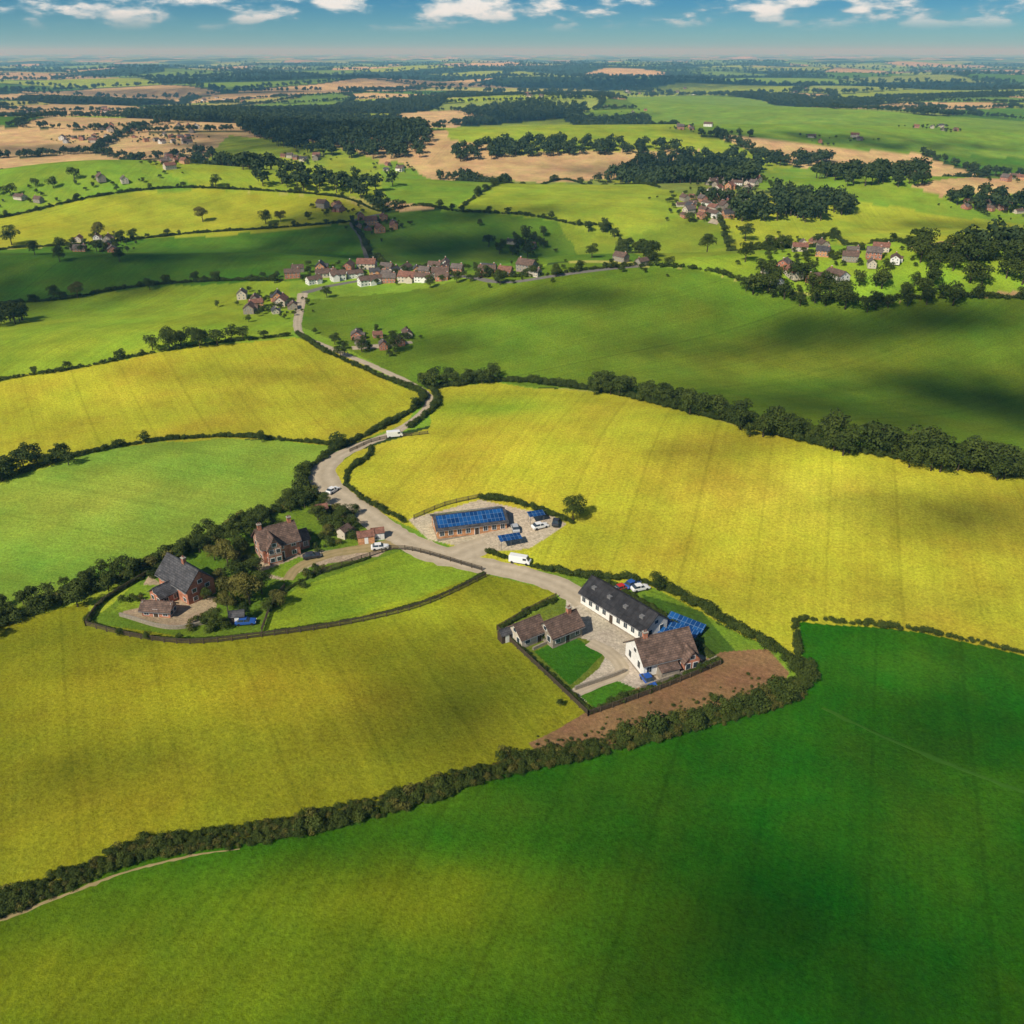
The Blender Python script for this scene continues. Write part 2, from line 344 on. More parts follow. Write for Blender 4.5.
strip('road',[(585,602),(560,586),(520,573),(470,563),(430,552),(395,535),(362,512),(333,492),(322,475),(335,458),(362,445),(395,432),(420,415),(430,400),(415,386),(375,367),(330,348),(300,333),(299,312),(303,293)],
      [6,6,6,6.5,7.5,7,7.5,8.5,8.5,6,4.5,4,3.2,3.2,3,3,3,3.2,4,5],RM)
strip('driveway',[(400,543),(370,548),(335,553),(300,566),(288,580)],[5,4,3.5,3,2.5],TM,lift=.05)
strip('driveway',[(452,558),(470,550),(486,543)],[9,8,7],RM,lift=.09)
strip('village_street',[(303,293),(340,284),(390,278),(450,276),(500,282),(560,275),(640,266)],[5,4,4,4,3,3,3],VM,step=4)
strip('village_street',[(388,280),(372,262),(362,240),(352,222),(380,214)],[4,3,3,3,3],VM,step=4)
strip('village_street',[(352,348),(380,346),(412,342)],[4,4,3],RM,step=3)
strip('village_street',[(712,224),(728,208),(742,195),(750,182)],[7,6,6,5],RM,step=6,lift=.3)
strip('farm_track',[(822,708),(880,735),(950,765),(1024,792),(1120,825)],[.8,.8,.8,.8,.8],GM,lift=.04,rag=.7)
strip('field_margin',[(-60,945),(0,920),(60,897),(120,874),(190,856),(240,849)],[.8,.7,.6,.5,.35,.1],TM,lift=.03,step=.8,rag=.8)
strip('garden_path',[(575,694),(600,683),(622,672),(612,655),(590,642)],[2.2,2.2,3,3,3],RM,lift=.06)

# ------------------------------------------------------------------ vegetation prototypes
def leafcloud(seed,clumps,nleaf,ls,trunk=True,h=1.0,mats=None,lobes=None):
    r=np.random.default_rng(seed); mb=MB()
    if trunk:
        mb.tube((0,0,-.03),(0.01,0,.22),.032,.022,7,1); mb.tube((.01,0,.22),(.0,.02,.55),.022,.010,6,1)
        for k in range(6):
            a=k*2.4+r.random(); z=.22+.06*k; mb.tube((0,0,z),(math.cos(a)*.22,math.sin(a)*.22,z+.2),.011,.004,5,1)
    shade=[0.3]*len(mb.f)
    tot=sum(c[3]**2 for c in clumps)
    V=[];Fs=[];S=[]
    o=len(mb.v)
    for cx,cy,cz,cr,sh in clumps:
        n=int(nleaf*cr*cr/tot)
        d=r.normal(size=(n,3)); d/=np.linalg.norm(d,axis=1)[:,None]; d[:,2]=np.where(d[:,2]<-.35,-d[:,2],d[:,2])
        rr=cr*(.72+.36*r.random(n)); p=np.array([cx,cy,cz])+d*rr[:,None]*np.array([1,1,.85])
        nn=d+r.normal(size=(n,3))*.45; nn/=np.linalg.norm(nn,axis=1)[:,None]
        u=np.cross(nn,r.normal(size=(n,3))); u/=np.linalg.norm(u,axis=1)[:,None]; w=np.cross(nn,u); s=ls*(.6+.8*r.random(n))[:,None]
        q=np.stack([p+u*s*.5,p+w*s*.38,p-u*s*.5,p-w*s*.38],1)
        base=o+len(V); V+=[tuple(x) for x in q.reshape(-1,3)]
        Fs+=[(base+4*i,base+4*i+1,base+4*i+2,base+4*i+3) for i in range(n)]
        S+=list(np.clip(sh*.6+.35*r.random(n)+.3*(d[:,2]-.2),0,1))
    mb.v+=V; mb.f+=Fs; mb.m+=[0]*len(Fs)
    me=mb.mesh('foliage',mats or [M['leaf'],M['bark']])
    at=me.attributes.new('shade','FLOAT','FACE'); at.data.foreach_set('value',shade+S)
    return me
def mkclumps(seed,n,rx,z0,z1,cr):
    r=np.random.default_rng(seed); out=[]
    for i in range(n):
        a=r.random()*6.28; t=r.random(); z=z0+(z1-z0)*t; R=rx*math.sqrt(max(.05,1-((t-.4)/.75)**2))*math.sqrt(r.random())
        out.append((math.cos(a)*R,math.sin(a)*R,z,cr*(.7+.6*r.random()),r.random()))
    out.append((0,0,(z0+z1)/2,cr*1.5,.3)); return out
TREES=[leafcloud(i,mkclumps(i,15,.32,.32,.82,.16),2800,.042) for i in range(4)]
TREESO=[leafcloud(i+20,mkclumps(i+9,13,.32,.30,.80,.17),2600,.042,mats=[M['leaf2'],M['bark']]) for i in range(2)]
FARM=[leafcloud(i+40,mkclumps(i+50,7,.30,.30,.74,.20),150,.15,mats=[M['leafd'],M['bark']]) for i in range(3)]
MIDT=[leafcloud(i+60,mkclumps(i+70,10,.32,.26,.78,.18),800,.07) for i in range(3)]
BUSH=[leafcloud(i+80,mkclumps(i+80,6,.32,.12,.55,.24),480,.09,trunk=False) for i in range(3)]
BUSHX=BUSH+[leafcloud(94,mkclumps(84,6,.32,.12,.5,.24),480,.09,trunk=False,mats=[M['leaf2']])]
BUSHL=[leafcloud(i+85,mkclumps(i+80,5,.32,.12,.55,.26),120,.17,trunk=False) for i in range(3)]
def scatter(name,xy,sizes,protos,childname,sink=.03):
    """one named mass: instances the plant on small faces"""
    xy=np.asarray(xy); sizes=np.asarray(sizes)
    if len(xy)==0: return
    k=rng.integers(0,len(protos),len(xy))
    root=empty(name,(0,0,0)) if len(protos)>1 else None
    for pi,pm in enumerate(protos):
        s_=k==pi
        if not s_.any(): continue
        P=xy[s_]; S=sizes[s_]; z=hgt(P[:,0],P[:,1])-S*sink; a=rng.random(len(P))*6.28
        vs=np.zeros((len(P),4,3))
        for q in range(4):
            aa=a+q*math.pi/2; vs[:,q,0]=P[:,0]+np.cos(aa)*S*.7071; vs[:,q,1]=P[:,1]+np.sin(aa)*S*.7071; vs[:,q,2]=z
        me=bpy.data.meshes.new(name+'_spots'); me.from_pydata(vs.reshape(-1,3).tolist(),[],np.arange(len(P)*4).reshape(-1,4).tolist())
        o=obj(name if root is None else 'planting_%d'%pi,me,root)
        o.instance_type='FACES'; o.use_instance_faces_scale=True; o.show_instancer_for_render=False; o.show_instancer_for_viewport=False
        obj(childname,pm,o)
def along(pts,width,spacing,rows,jit=.5):
    P=smooth(WP(pts),spacing); t=np.gradient(P,axis=0); t/=np.linalg.norm(t,axis=1)[:,None]+1e-9; n=np.stack([-t[:,1],t[:,0]],1)
    out=[]
    for k in range(rows):
        u=0 if rows==1 else -1+2*k/(rows-1)
        out.append(P+n*(u*width/2+rng.normal(size=(len(P),1))*jit*width/max(rows,2)*.8)+rng.normal(size=P.shape)*spacing*.35)
    return np.vstack(out)
def hedge(pts,width,height,spacing=None,rows=None,protos=None,name='hedge',var=.45,trees=0.0):
    s=height*1.55; spacing=spacing or s*.40; rows=rows or max(1,int(round(width/(s*.4))))
    xy=along(pts,max(width-s*.6,0),spacing,rows)
    far=np.hypot(xy[:,0],xy[:,1]).mean()>300
    u=xy[:,0]*.11+xy[:,1]*.07; f=1+.20*np.sin(u*2.3)+.14*np.sin(u*7.1+1)
    keep=rng.random(len(xy))<(.88 if far else .97); sz=s*f*(1-var/2+var*rng.random(len(xy)))
    scatter(name,xy[keep],sz[keep],protos or (BUSHL if far else BUSH),'hedge_bush')
    if trees:
        k=rng.random(len(xy))<trees
        if k.any(): scatter('hedgerow_trees',xy[k],height*3.2*(.6+.8*rng.random(k.sum())),MIDT,'tree')
H1=[(-60,938),(0,908),(60,884),(130,856),(200,842),(270,833),(340,818),(410,799),(470,779),(530,763),(590,750),(650,735),(700,722),(760,706),(800,690)]
hedge(H1,4.0,1.0,var=.5,protos=BUSHX)
hedge([(300,828),(340,818),(410,799),(470,779),(530,762)],2.6,1.4,spacing=1.6,var=.9,protos=BUSHX)
hedge([(620,742),(650,733),(700,719),(760,702),(800,687)],3.8,1.8,var=.8,protos=BUSHX)
hedge([(804,690),(800,672),(775,650),(740,632),(700,608),(665,590)],2.2,1.8,var=.6)
hedge([(780,694),(800,684),(806,674),(798,662)],4,2.2,var=.6)
hedge([(665,590),(630,580),(590,578),(550,570)],1.4,1.4)
hedge([(795,655),(797,636),(799,621),(850,624),(920,632),(1024,654),(1120,680)],1.0,1.1)
hedge([(-60,655),(0,627),(60,602),(110,582),(160,562),(210,541),(250,521),(300,503)],3.4,2.2,var=.7,protos=BUSHX)
hedge([(-80,500),(0,481),(40,467),(100,451),(160,441),(230,437),(300,442),(340,446)],1.1,1.15,trees=.015)
hedge([(-80,400),(0,381),(80,368),(160,352),(230,342),(290,336)],1.1,1.2,trees=.025)
hedge([(298,335),(320,349),(345,361),(385,379),(420,393),(420,404),(395,421),(365,436),(335,450),(305,472)],1.4,1.5,trees=.012)
hedge([(428,386),(437,398),(432,410),(410,428)],1.4,1.5)
hedge([(305,472),(302,490),(312,502)],2.6,2.4,var=.6)
hedge([(345,486),(372,505),(405,522)],1.2,1.3)
hedge([(345,486),(350,470),(368,457),(372,447)],1,1.0)
hedge([(428,388),(500,381),(560,386),(620,395),(680,410),(740,425),(800,440),(860,452),(940,465),(1024,477),(1120,492)],3,1.8,trees=.02)
hedge([(-80,318),(0,305),(60,300),(130,288),(200,282),(285,281)],1.4,1.5,trees=.05)
hedge([(-80,258),(0,250),(60,246),(130,240),(200,233),(280,228),(350,222)],1.4,1.4,trees=.03)
hedge([(352,222),(366,246),(384,268)],1.5,1.6,trees=.05)
hedge([(380,212),(420,206),(460,212),(520,215),(570,224),(620,240),(650,262)],1.6,1.8,trees=.06)
hedge([(640,265),(700,270),(760,286),(830,300),(950,298),(1080,305)],1.8,2.0,trees=.08)
hedge([(470,278),(540,276),(640,266)],1.4,1.6,trees=.06)
hedge([(690,222),(720,222),(770,250),(830,236),(920,250),(1100,268)],1.8,2.0,trees=.08)
hedge([(-80,225),(0,218),(100,196),(200,188),(330,196),(380,212)],1.5,1.5,trees=.04)
hedge([(460,210),(560,180),(660,188)],1.6,1.8,trees=.06)
hedge([(88,622),(130,633),(190,640),(262,633),(340,622),(420,603),(484,574)],.7,.38)
hedge([(88,622),(105,601),(150,573),(180,557)],1.0,.8)
hedge([(268,612),(285,592),(310,578),(370,558)],.6,.4)
hedge([(500,629),(530,612),(556,600)],.8,.8)
hedge([(500,629),(545,672),(590,712)],.8,.8)
hedge([(590,712),(650,690),(717,663)],.9,1.0)
hedge([(717,663),(690,640),(660,615),(610,585)],1.0,1.0)
hedge([(480,499),(515,503),(553,516),(572,523)],1.2,1.2)
hedge([(488,553),(520,563),(552,572)],1.0,1.0)
hedge([(318,512),(330,528),(360,540),(380,536)],1.6,1.6,var=.7)
def trow(pts,w,h,sp,rows,name='tree_row',protos=None,var=.7,child='tree'):
    xy=along(pts,w,sp,rows,.8); scatter(name,xy,h*(1-var/2+var*rng.random(len(xy))),protos or MIDT,child)
trow([(595,388),(620,392),(660,402),(700,412),(740,424),(790,436),(830,444)],5,6.5,3.0,2)
trow([(830,444),(870,452),(920,460),(970,468),(1015,474)],8,8.5,3.6,3)
trow([(425,385),(455,384),(490,382)],5,6.5,3.4,2)
trow([(-20,482),(10,472),(40,464),(72,460)],5,6.5,3,2)
trow([(160,352),(180,347),(215,343),(242,340)],4,7,4,1)
trow([(-30,635),(0,622),(40,606),(80,592),(130,573)],5,4.5,2.0,2)
trow([(150,566),(190,548),(225,530),(262,515),(300,503)],4,5,3.0,1)
trow([(750,282),(800,296),(850,300),(940,296)],10,9,5,2)
trow([(920,256),(960,262),(1024,270),(1100,276)],16,11,6,3)
trow([(590,232),(620,246),(650,260)],6,8,5,1)
trow([(0,327),(28,320)],6,9,5,2)
trow([(498,252),(520,248),(545,246)],12,9,5,2)
trow([(60,250),(90,252),(130,240)],8,8,6,1)
trow([(200,160),(260,170),(330,183),(375,192)],22,12,8,3,protos=FARM)
trow([(0,194),(40,188),(80,178)],6,10,16,1)
xs=WP([(120,600),(165,560),(290,508),(345,508),(385,545),(300,590),(250,632),(160,634)]); q=np.stack([rng.uniform(xs[:,0].min(),xs[:,0].max(),900),rng.uniform(xs[:,1].min(),xs[:,1].max(),900)],1)
q=q[inpoly(q[:,0],q[:,1],xs)]
bad=WP([(280,548),(187,592),(162,612)]); d=np.min([np.hypot(q[:,0]-b_[0],q[:,1]-b_[1]) for b_ in bad],0); q=q[d>8.0]
rd=WP([(370,548),(335,553),(300,566),(288,580)]); d=np.min([np.hypot(q[:,0]-b_[0],q[:,1]-b_[1]) for b_ in smooth(rd,1.5)],0); q=q[d>2.6]
cl=np.sin(q[:,0]*.37)+np.cos(q[:,1]*.41+q[:,0]*.2); q=q[(cl>.25)][:230]
scatter('garden_shrubs',q,1.0+2.0*rng.random(len(q)),BUSHX,'shrub')
# rank weeds along the edges of the bare-earth strip
q=along([(540,752),(600,735),(700,706),(770,684)],2.2,1.0,2,1.2); scatter('weeds',q,.4+.7*rng.random(len(q)),BUSHX,'weed_clump')
def wood(poly,sp,h,name='woodland'):
    P=WP(poly); x0,y0=P.min(0); x1,y1=P.max(0); n=int((x1-x0)*(y1-y0)/(sp*sp)); n=min(n,60000)
    x=rng.uniform(x0,x1,n); y=rng.uniform(y0,y1,n); k=inpoly(x,y,P)
    xy=np.stack([x[k],y[k]],1); scatter(name,xy,h*(.7+.6*rng.random(len(xy))),FARM,'tree')
wood([(235,118),(300,118),(400,122),(430,142),(420,158),(340,160),(280,148),(240,130)],9,15)
wood([(448,152),(520,144),(600,146),(690,150),(640,156),(520,158),(455,162)],9,13)
wood([(610,180),(640,162),(740,158),(760,172),(750,186),(690,186)],9,14)
wood([(725,220),(735,205),(790,198),(850,208),(850,216),(790,226)],7.5,13)
wood([(812,180),(860,174),(935,182),(925,190),(850,188)],9,13)
wood([(925,250),(980,246),(1060,254),(1060,268),(980,264)],7,12)
wood([(925,196),(1060,204),(1060,216),(980,212)],8,12)
wood([(750,160),(830,160),(830,166),(760,167)],8,13)
wood([(455,112),(540,106),(600,110),(560,120),(480,121)],13,17)
def far_trees():
    n=420000
    u=rng.random(n); r=np.sqrt(650**2+u*(3300**2-650**2)); a=np.radians(rng.uniform(-36,36,n)); x=r*np.sin(a); y=r*np.cos(a)
    c,e,wd,f=farfield(x,y); ok=np.ones(n,bool)
    for P,_ in FW: ok&=~inpoly(x,y,P)
    dens=(3300**2-650**2)*rad(36)/n
    kw=ok&wd&(rng.random(n)<dens/120); ke=ok&~wd&(e<4)&(rng.random(n)<.5)
    xy=np.stack([x[kw],y[kw]],1); scatter('woodland',xy,15*(.75+.5*rng.random(len(xy))),FARM,'tree')
    xy=np.stack([x[ke],y[ke]],1); scatter('tree_row',xy,8.5*(.6+.8*rng.random(len(xy))),FARM,'tree')
    n=280000; r=3200*np.exp(rng.random(n)*math.log(11000/3200)); a=np.radians(rng.uniform(-36,36,n)); x=r*np.sin(a); y=r*np.cos(a)
    c,e,wd,f=farfield(x,y); k=(wd&(rng.random(n)<.06))|((~wd)&(e<14)&(rng.random(n)<.2))
    xy=np.stack([x[k],y[k]],1); scatter('distant_woodland',xy,(13+r[k]/1000)*(.7+.6*rng.random(len(xy))),FARM,'tree')
far_trees()
def tree(px,py,h,olive=False):
    x,y=W(px,py); me=random.choice(TREESO if olive else TREES)
    s=h*random.uniform(.95,1.05); obj('deciduous_tree',me,None,(x,y,hz(x,y)-.05),random.random()*6.28,(s*random.uniform(.95,1.2),s*random.uniform(.95,1.2),s))
for t in [(573,521,7.5),(657,590,5),(250,604,8.5,1),(232,598,6.5,1),(262,594,6.5),(228,566,7.5,1),(240,556,6),(215,560,5,1),(236,545,6.5),(252,538,6),(262,528,5),(216,627,5),(280,605,4.5,1),
          (338,528,5),(352,530,4.5),(330,536,4,1),(345,520,4.5),(318,520,5),(305,508,5),(290,505,5),(228,612,5,1),(207,600,3.5),(355,515,3.5),(312,500,4.5,1),(325,505,4),(245,618,4),(268,612,3.5),(240,585,7),(222,585,5,1),(256,575,5),(200,552,5),(180,560,4.5),
          (340,449,4),(262,442,4),(170,350,9),(200,348,8),(100,238,12,1),(203,222,11,1),(266,224,10),(281,222,9,1),(12,245,12),(60,262,9),(78,298,9,1),(55,300,8),(35,255,8),(216,187,9),(308,220,6),
          (745,241,12),(707,252,9),(745,262,9),(395,352,7),(362,352,6),(335,345,5),(327,298,6),(430,288,6),(457,283,6),(500,285,7),(556,277,6),(120,262,8),(150,290,6),(480,226,5),(592,258,7),
          (148,640,2.2),(180,641,2),(120,636,2),(690,650,2.5),(545,640,2.5),(700,672,2.2),(560,706,1.8)]:
    tree(t[0],t[1],t[2],len(t)>3)

# ------------------------------------------------------------------ buildings
def place(A,B):
    a=np.array(W(*A)); b_=np.array(W(*B)); c=(a+b_)/2; d=b_-a
    return (float(c[0]),float(c[1])),math.atan2(d[1],d[0]),float(np.linalg.norm(d))
def gable_prism(mb,L,Wd,wh,rh,m=0,z0=-.6):
    x,y=L/2,Wd/2
    mb.poly([(-x,-y,z0),(-x,y,z0),(-x,y,wh),(-x,0,wh+rh),(-x,-y,wh),(x,-y,z0),(x,y,z0),(x,y,wh),(x,0,wh+rh),(x,-y,wh)],
            [(4,3,2,1,0),(5,6,7,8,9),(0,5,9,4),(1,2,7,6),(0,1,6,5)],m)
def roof_slabs(mb,L,Wd,wh,rh,ov=.45,t=.22,m=0,lift=.03,ov2=None):
    x=L/2+(ov if ov2 is None else ov2); sl=rh/(Wd/2); y=Wd/2+ov; ze=wh-sl*ov+lift; zr=wh+rh+lift
    for s in(1,-1):
        vs=[(-x,0,zr),(x,0,zr),(x,s*y,ze),(-x,s*y,ze),(-x,0,zr+t),(x,0,zr+t),(x,s*y,ze+t),(-x,s*y,ze+t)]
        mb.poly(vs,[(0,1,2,3),(7,6,5,4),(0,4,5,1),(2,6,7,3),(1,5,6,2),(0,3,7,4)],m)
    mb.box(-x,x,-.14,.14,zr+t-.06,zr+t+.07,m)
def wall_windows(wins,frames,L,Wd,wh,storeys,skipdoor=True,gable=True,n=None,doors=None):
    n=n or max(2,int(L/2.6)); sh=wh/storeys
    for s in(-1,1):
        y=s*Wd/2
        for st in range(storeys):
            z=st*sh+sh*.36
            for i in range(n):
                x=-L/2+L*(i+.5)/n
                if st==0 and i==n//2 and doors is not None:
                    doors.box(x-.5,x+.5,*sorted((y,y+s*.07)),0,2.1); frames.box(x-.62,x+.62,*sorted((y,y+s*.05)),0,2.24); continue
                frames.box(x-.62,x+.62,*sorted((y,y+s*.05)),z-.1,z+sh*.44+.08)
                wins.box(x-.5,x-.03,*sorted((y,y+s*.07)),z,z+sh*.44); wins.box(x+.03,x+.5,*sorted((y,y+s*.07)),z,z+sh*.44)
    if gable:
        for s in(-1,1):
            x=s*L/2
            for st in range(storeys+1):
                z=st*sh+sh*.36 if st<storeys else wh+.35
                for y in((-Wd*.24,Wd*.24) if st<storeys else (0,)):
                    hh=sh*.44 if st<storeys else .8
                    frames.box(*sorted((x,x+s*.05)),y-.6,y+.6,z-.1,z+hh+.08); wins.box(*sorted((x,x+s*.07)),y-.48,y+.48,z,z+hh)
def house(name,A,B,Wd,wh,rh,wall,roof,storeys=2,chim=(.35,),doorm='timber',extra=None,L=None,n=None,door=True,xt=0):
    c,rz,l=place(A,B); L=L or l; z=min(hz(c[0]+dx,c[1]+dy) for dx in(-4,0,4) for dy in(-4,0,4))+.05
    e=empty(name,(c[0],c[1],z),rz)
    w=MB(); gable_prism(w,L,Wd,wh,rh); r=MB(); roof_slabs(r,L,Wd,wh,rh)
    wi=MB(); fr=MB(); d=MB(); wall_windows(wi,fr,L,Wd,wh,storeys,doors=d if door else None,n=n)
    ch=MB()
    for f in chim:
        x=f*L*.475; zt=wh+rh+1.3
        ch.box(x-.45,x+.45,-.35,.35,wh,zt,0); ch.box(x-.55,x+.55,-.45,.45,zt,zt+.18,1)
        for q in(-.2,.2): ch.tube((x+q,0,zt+.18),(x+q,0,zt+.6),.13,.1,8,2)
    pl=MB(); pl.box(-L/2-.06,L/2+.06,-Wd/2-.06,Wd/2+.06,-.6,.3)
    gt=MB()
    for s in(-1,1): gt.tube((-L/2-.4,s*(Wd/2+.52),wh-.38*rh/(Wd/2)-.1),(L/2+.4,s*(Wd/2+.52),wh-.38*rh/(Wd/2)-.1),.09,.09,6)
    obj('walls',w.mesh('walls',[M[wall]]),e); obj('roof',r.mesh('roof',[M[roof]]),e); obj('window_panes',wi.mesh('w',[M['glass']]),e)
    obj('window_frames',fr.mesh('f',[M['frame']]),e); obj('plinth',pl.mesh('p',[M['stone']]),e); obj('gutters',gt.mesh('g',[M['lead']]),e)
    if d.v: obj('door',d.mesh('d',[M[doorm]]),e)
    if ch.v: obj('chimney',ch.mesh('c',[M['brick'],M['concrete'],M['rtile']]),e)
    if extra: extra(e,L,Wd,wh,rh)
    return e
def wing(e,cx,cy,rz,L,Wd,wh,rh,wall,roof,storeys=1,gable=True):
    k=empty('wing',(cx,cy,0),rz); k.parent=e
    w=MB(); gable_prism(w,L,Wd,wh,rh); r=MB(); roof_slabs(r,L,Wd,wh,rh,.35,.18,lift=.035)
    wi=MB(); fr=MB(); wall_windows(wi,fr,L,Wd,wh,storeys,gable=gable)
    obj('wing_walls',w.mesh('w',[M[wall]]),k); obj('wing_roof',r.mesh('w',[M[roof]]),k); obj('wing_windows',wi.mesh('w',[M['glass']]),k); obj('wing_frames',fr.mesh('w',[M['frame']]),k)
def x1(e,L,Wd,wh,rh):
    wing(e,-L*.22,-Wd*.30,rad(90),Wd*.75,L*.36,wh-.02,rh*.8,'brick','tile',2)
    wing(e,L*.62,.6,0,4.0,Wd*.6,2.6,1.7,'brick','tile')
house('brick_house',(260,558),(296,548),7.2,4.4,3.2,'brick','tile',2,chim=(-.85,.85),extra=x1)
def x2(e,L,Wd,wh,rh):
    wing(e,-L*.05,-Wd*.75,rad(90),Wd*.7,4.6,2.4,1.6,'brick','slate')
house('brick_house',(174,582),(203,599),6.8,4.1,3.4,'brick','slate',2,chim=(.1,),extra=x2)
house('garden_outbuilding',(146,612),(174,614),3.2,2.0,1.1,'brick','tile',1,chim=(),n=3)
def x3(e,L,Wd,wh,rh):
    sl=rh/(Wd/2)
    for s in(-1,1):
        mb=MB(); ang=math.atan(sl); ln=math.hypot(Wd/2,rh)
        mb.box(-L/2+.3,L/2-.3,.25,ln-.1,0,.08)
        o=obj('solar_panels',mb.mesh('s',[M['solar']]),e); o.location=(0,0,wh+rh+.30)
        o.rotation_euler=(-ang,0,0) if s>0 else (ang,0,0)
        if s<0:
            for v in o.data.vertices: v.co.y*=-1
            o.data.flip_normals()
house('solar_roofed_building',(435,533),(503,520),8.0,2.9,1.6,'obrick','slate',1,chim=(),extra=x3,n=8)
def x4(e,L,Wd,wh,rh):
    mb=MB()
    for i in range(4):
        x=-L/2+L*(i+.5)/4; mb.box(x-.5,x+.5,-Wd/2*.62,-Wd/2*.4,wh+rh*.45,wh+rh*.72)
    obj('rooflights',mb.mesh('r',[M['lead']]),e)
house('barn',(592,597),(655,638),7.0,3.2,2.6,'white','black',1,chim=(),extra=x4,n=9)
def x5(e,L,Wd,wh,rh):
    wing(e,L*.36,-Wd*.22,rad(90),Wd*.95,L*.30,wh-.6,rh*.62,'brick','tile',1)
    mb=MB(); mb.box(-L*.25,L*.1,-Wd/2-2,-Wd/2-.01,-.3,2.2); obj('porch',mb.mesh('p',[M['stone']]),e)
    mb=MB(); mb.poly([(-L*.27,-Wd/2-2.3,2.15),(L*.12,-Wd/2-2.3,2.15),(L*.12,-Wd/2-.02,2.9),(-L*.27,-Wd/2-.02,2.9)],[(0,1,2,3)]); obj('porch_roof',mb.mesh('p',[M['tile']]),e)
house('farmhouse',(634,667),(684,655),7.8,3.4,3.2,'white','tile',1,chim=(-.7,),extra=x5,n=5)
house('outbuilding',(515,643),(538,634),5,2.6,2,'cream','tile',1,chim=(),n=2)
house('outbuilding',(545,642),(574,630),5.4,2.8,2.2,'stone','tile',1,chim=(.6,),n=3)
def shed(px,py,rz,L,Wd,wall,roof,name='garden_shed'):
    x,y=W(px,py); e=empty(name,(x,y,hz(x,y)+.02),rad(rz)); w=MB(); gable_prism(w,L,Wd,2,.8); r=MB(); roof_slabs(r,L,Wd,2,.8,.2,.08); d=MB(); d.box(-.45,.45,-Wd/2-.05,-Wd/2,0,1.8)
    obj('walls',w.mesh('w',[M[wall]]),e); obj('roof',r.mesh('r',[M[roof]]),e); obj('door',d.mesh('d',[M['frame']]),e)
shed(322,514,20,3,2.2,'timber','rtile'); shed(366,541,15,4,3,'obrick','rtile'); shed(378,538,15,3,2.4,'white','rtile'); shed(238,622,10,3,2,'timber','slate'); shed(345,536,60,3,2.5,'cream','tile'); shed(505,640,30,2.5,2,'timber','slate')
def solar_array(name,px,py,rz,L,D,rows,tilt=28,h=.6):
    x,y=W(px,py); e=empty(name,(x,y,hz(x,y)),rad(rz))
    for i in range(rows):
        yy=(i-(rows-1)/2)*(D+.5)
        mb=MB(); mb.box(-L/2,L/2,-D/2,D/2,0,.06); o=obj('panel_row',mb.mesh('p',[M['solar']]),e); o.location=(0,yy,h+D/2*math.sin(rad(tilt))); o.rotation_euler=(rad(tilt),0,0)
        f=MB()
        for k in range(int(L/2.5)+1):
            xx=-L/2+.3+k*(L-.6)/int(L/2.5)
            f.tube((xx,yy-D*.35,-.2),(xx,yy-D*.35,h+D*.08),.05,.05,6); f.tube((xx,yy+D*.35,-.2),(xx,yy+D*.35,h+D*.75*math.sin(rad(tilt))),.05,.05,6)
        obj('frame_legs',f.mesh('f',[M['lead']]),e)
    return e
solar_array('solar_panel_array',678,634,-38,8.5,2.6,3)
solar_array('solar_carport',510,546,18,5.6,2.6,1,8,2.3); solar_array('solar_carport',536,522,18,4.2,2.4,1,8,2.3)
def vhouse(seed):
    r=random.Random(seed); mb=MB(); L=r.uniform(9,16); Wd=r.uniform(6.5,8.5); wh=r.choice([3.2,4.6,4.8]); rh=r.uniform(2.6,3.4); st=1 if wh<4 else 2
    gable_prism(mb,L,Wd,wh,rh,0); roof_slabs(mb,L,Wd,wh,rh,.4,.2,1)
    wi=MB(); fr=MB(); wall_windows(wi,fr,L,Wd,wh,st)
    mb.poly(wi.v,wi.f,2); mb.poly(fr.v,fr.f,3)
    x=L*.38*r.choice([-1,1]); mb.box(x-.45,x+.45,-.35,.35,wh,wh+rh+1.2,4); mb.box(x-.53,x+.53,-.43,.43,wh+rh+1.2,wh+rh+1.35,3)
    if r.random()<.6:
        a=MB(); gable_prism(a,5,5,wh*.8,rh*.6,0); roof_slabs(a,5,5,wh*.8,rh*.6,.3,.18,1); s=r.choice([-1,1])
        mb.poly([(v[1]+s*L*.2,v[0]-Wd*.45,v[2]) for v in a.v],[f[::-1] for f in a.f],0)
        for k in range(len(a.f)): mb.m[-len(a.f)+k]=a.m[k]
    wall=M[['white','brick','cream','brick','obrick','stone','cream'][seed%7]]; roof=M[['tile','rtile','tile','gtile','slate'][seed%5]]
    return mb.mesh('village_house',[wall,roof,M['glass'],M['frame'],M['brick']])
VH=[vhouse(i) for i in range(14)]
placed=[]
def village(px,py,n,rx,ry,sc=1.0,sep=9,rot=None,trees=True):
    k=0; tr=0; rot0=rot if rot is not None else random.uniform(0,180); loc=[]
    while k<n and tr<n*40:
        tr+=1; x,y=W(px+random.uniform(-rx,rx),py+random.uniform(-ry,ry))
        if any((x-a)**2+(y-b2)**2<(sep*sc)**2 for a,b2 in placed): continue
        placed.append((x,y)); loc.append((x,y)); k+=1; s=sc*random.uniform(.44,.68)
        obj('village_house',random.choice(VH),None,(x,y,hz(x,y)),rad(rot0+random.choice([0,90,0,180])+random.uniform(-14,14)),(s,s,s))
    if trees and loc:
        q=np.array(loc)[rng.integers(0,len(loc),len(loc)*6)]+rng.normal(size=(len(loc)*6,2))*9*sc
        d=np.array([min(math.hypot(a-c,b2-d2) for c,d2 in loc) for a,b2 in q]); q=q[d>4.4*sc]
        if len(q): scatter('garden_trees',q,3.4*sc*(.5+.9*rng.random(len(q))),MIDT,'tree')
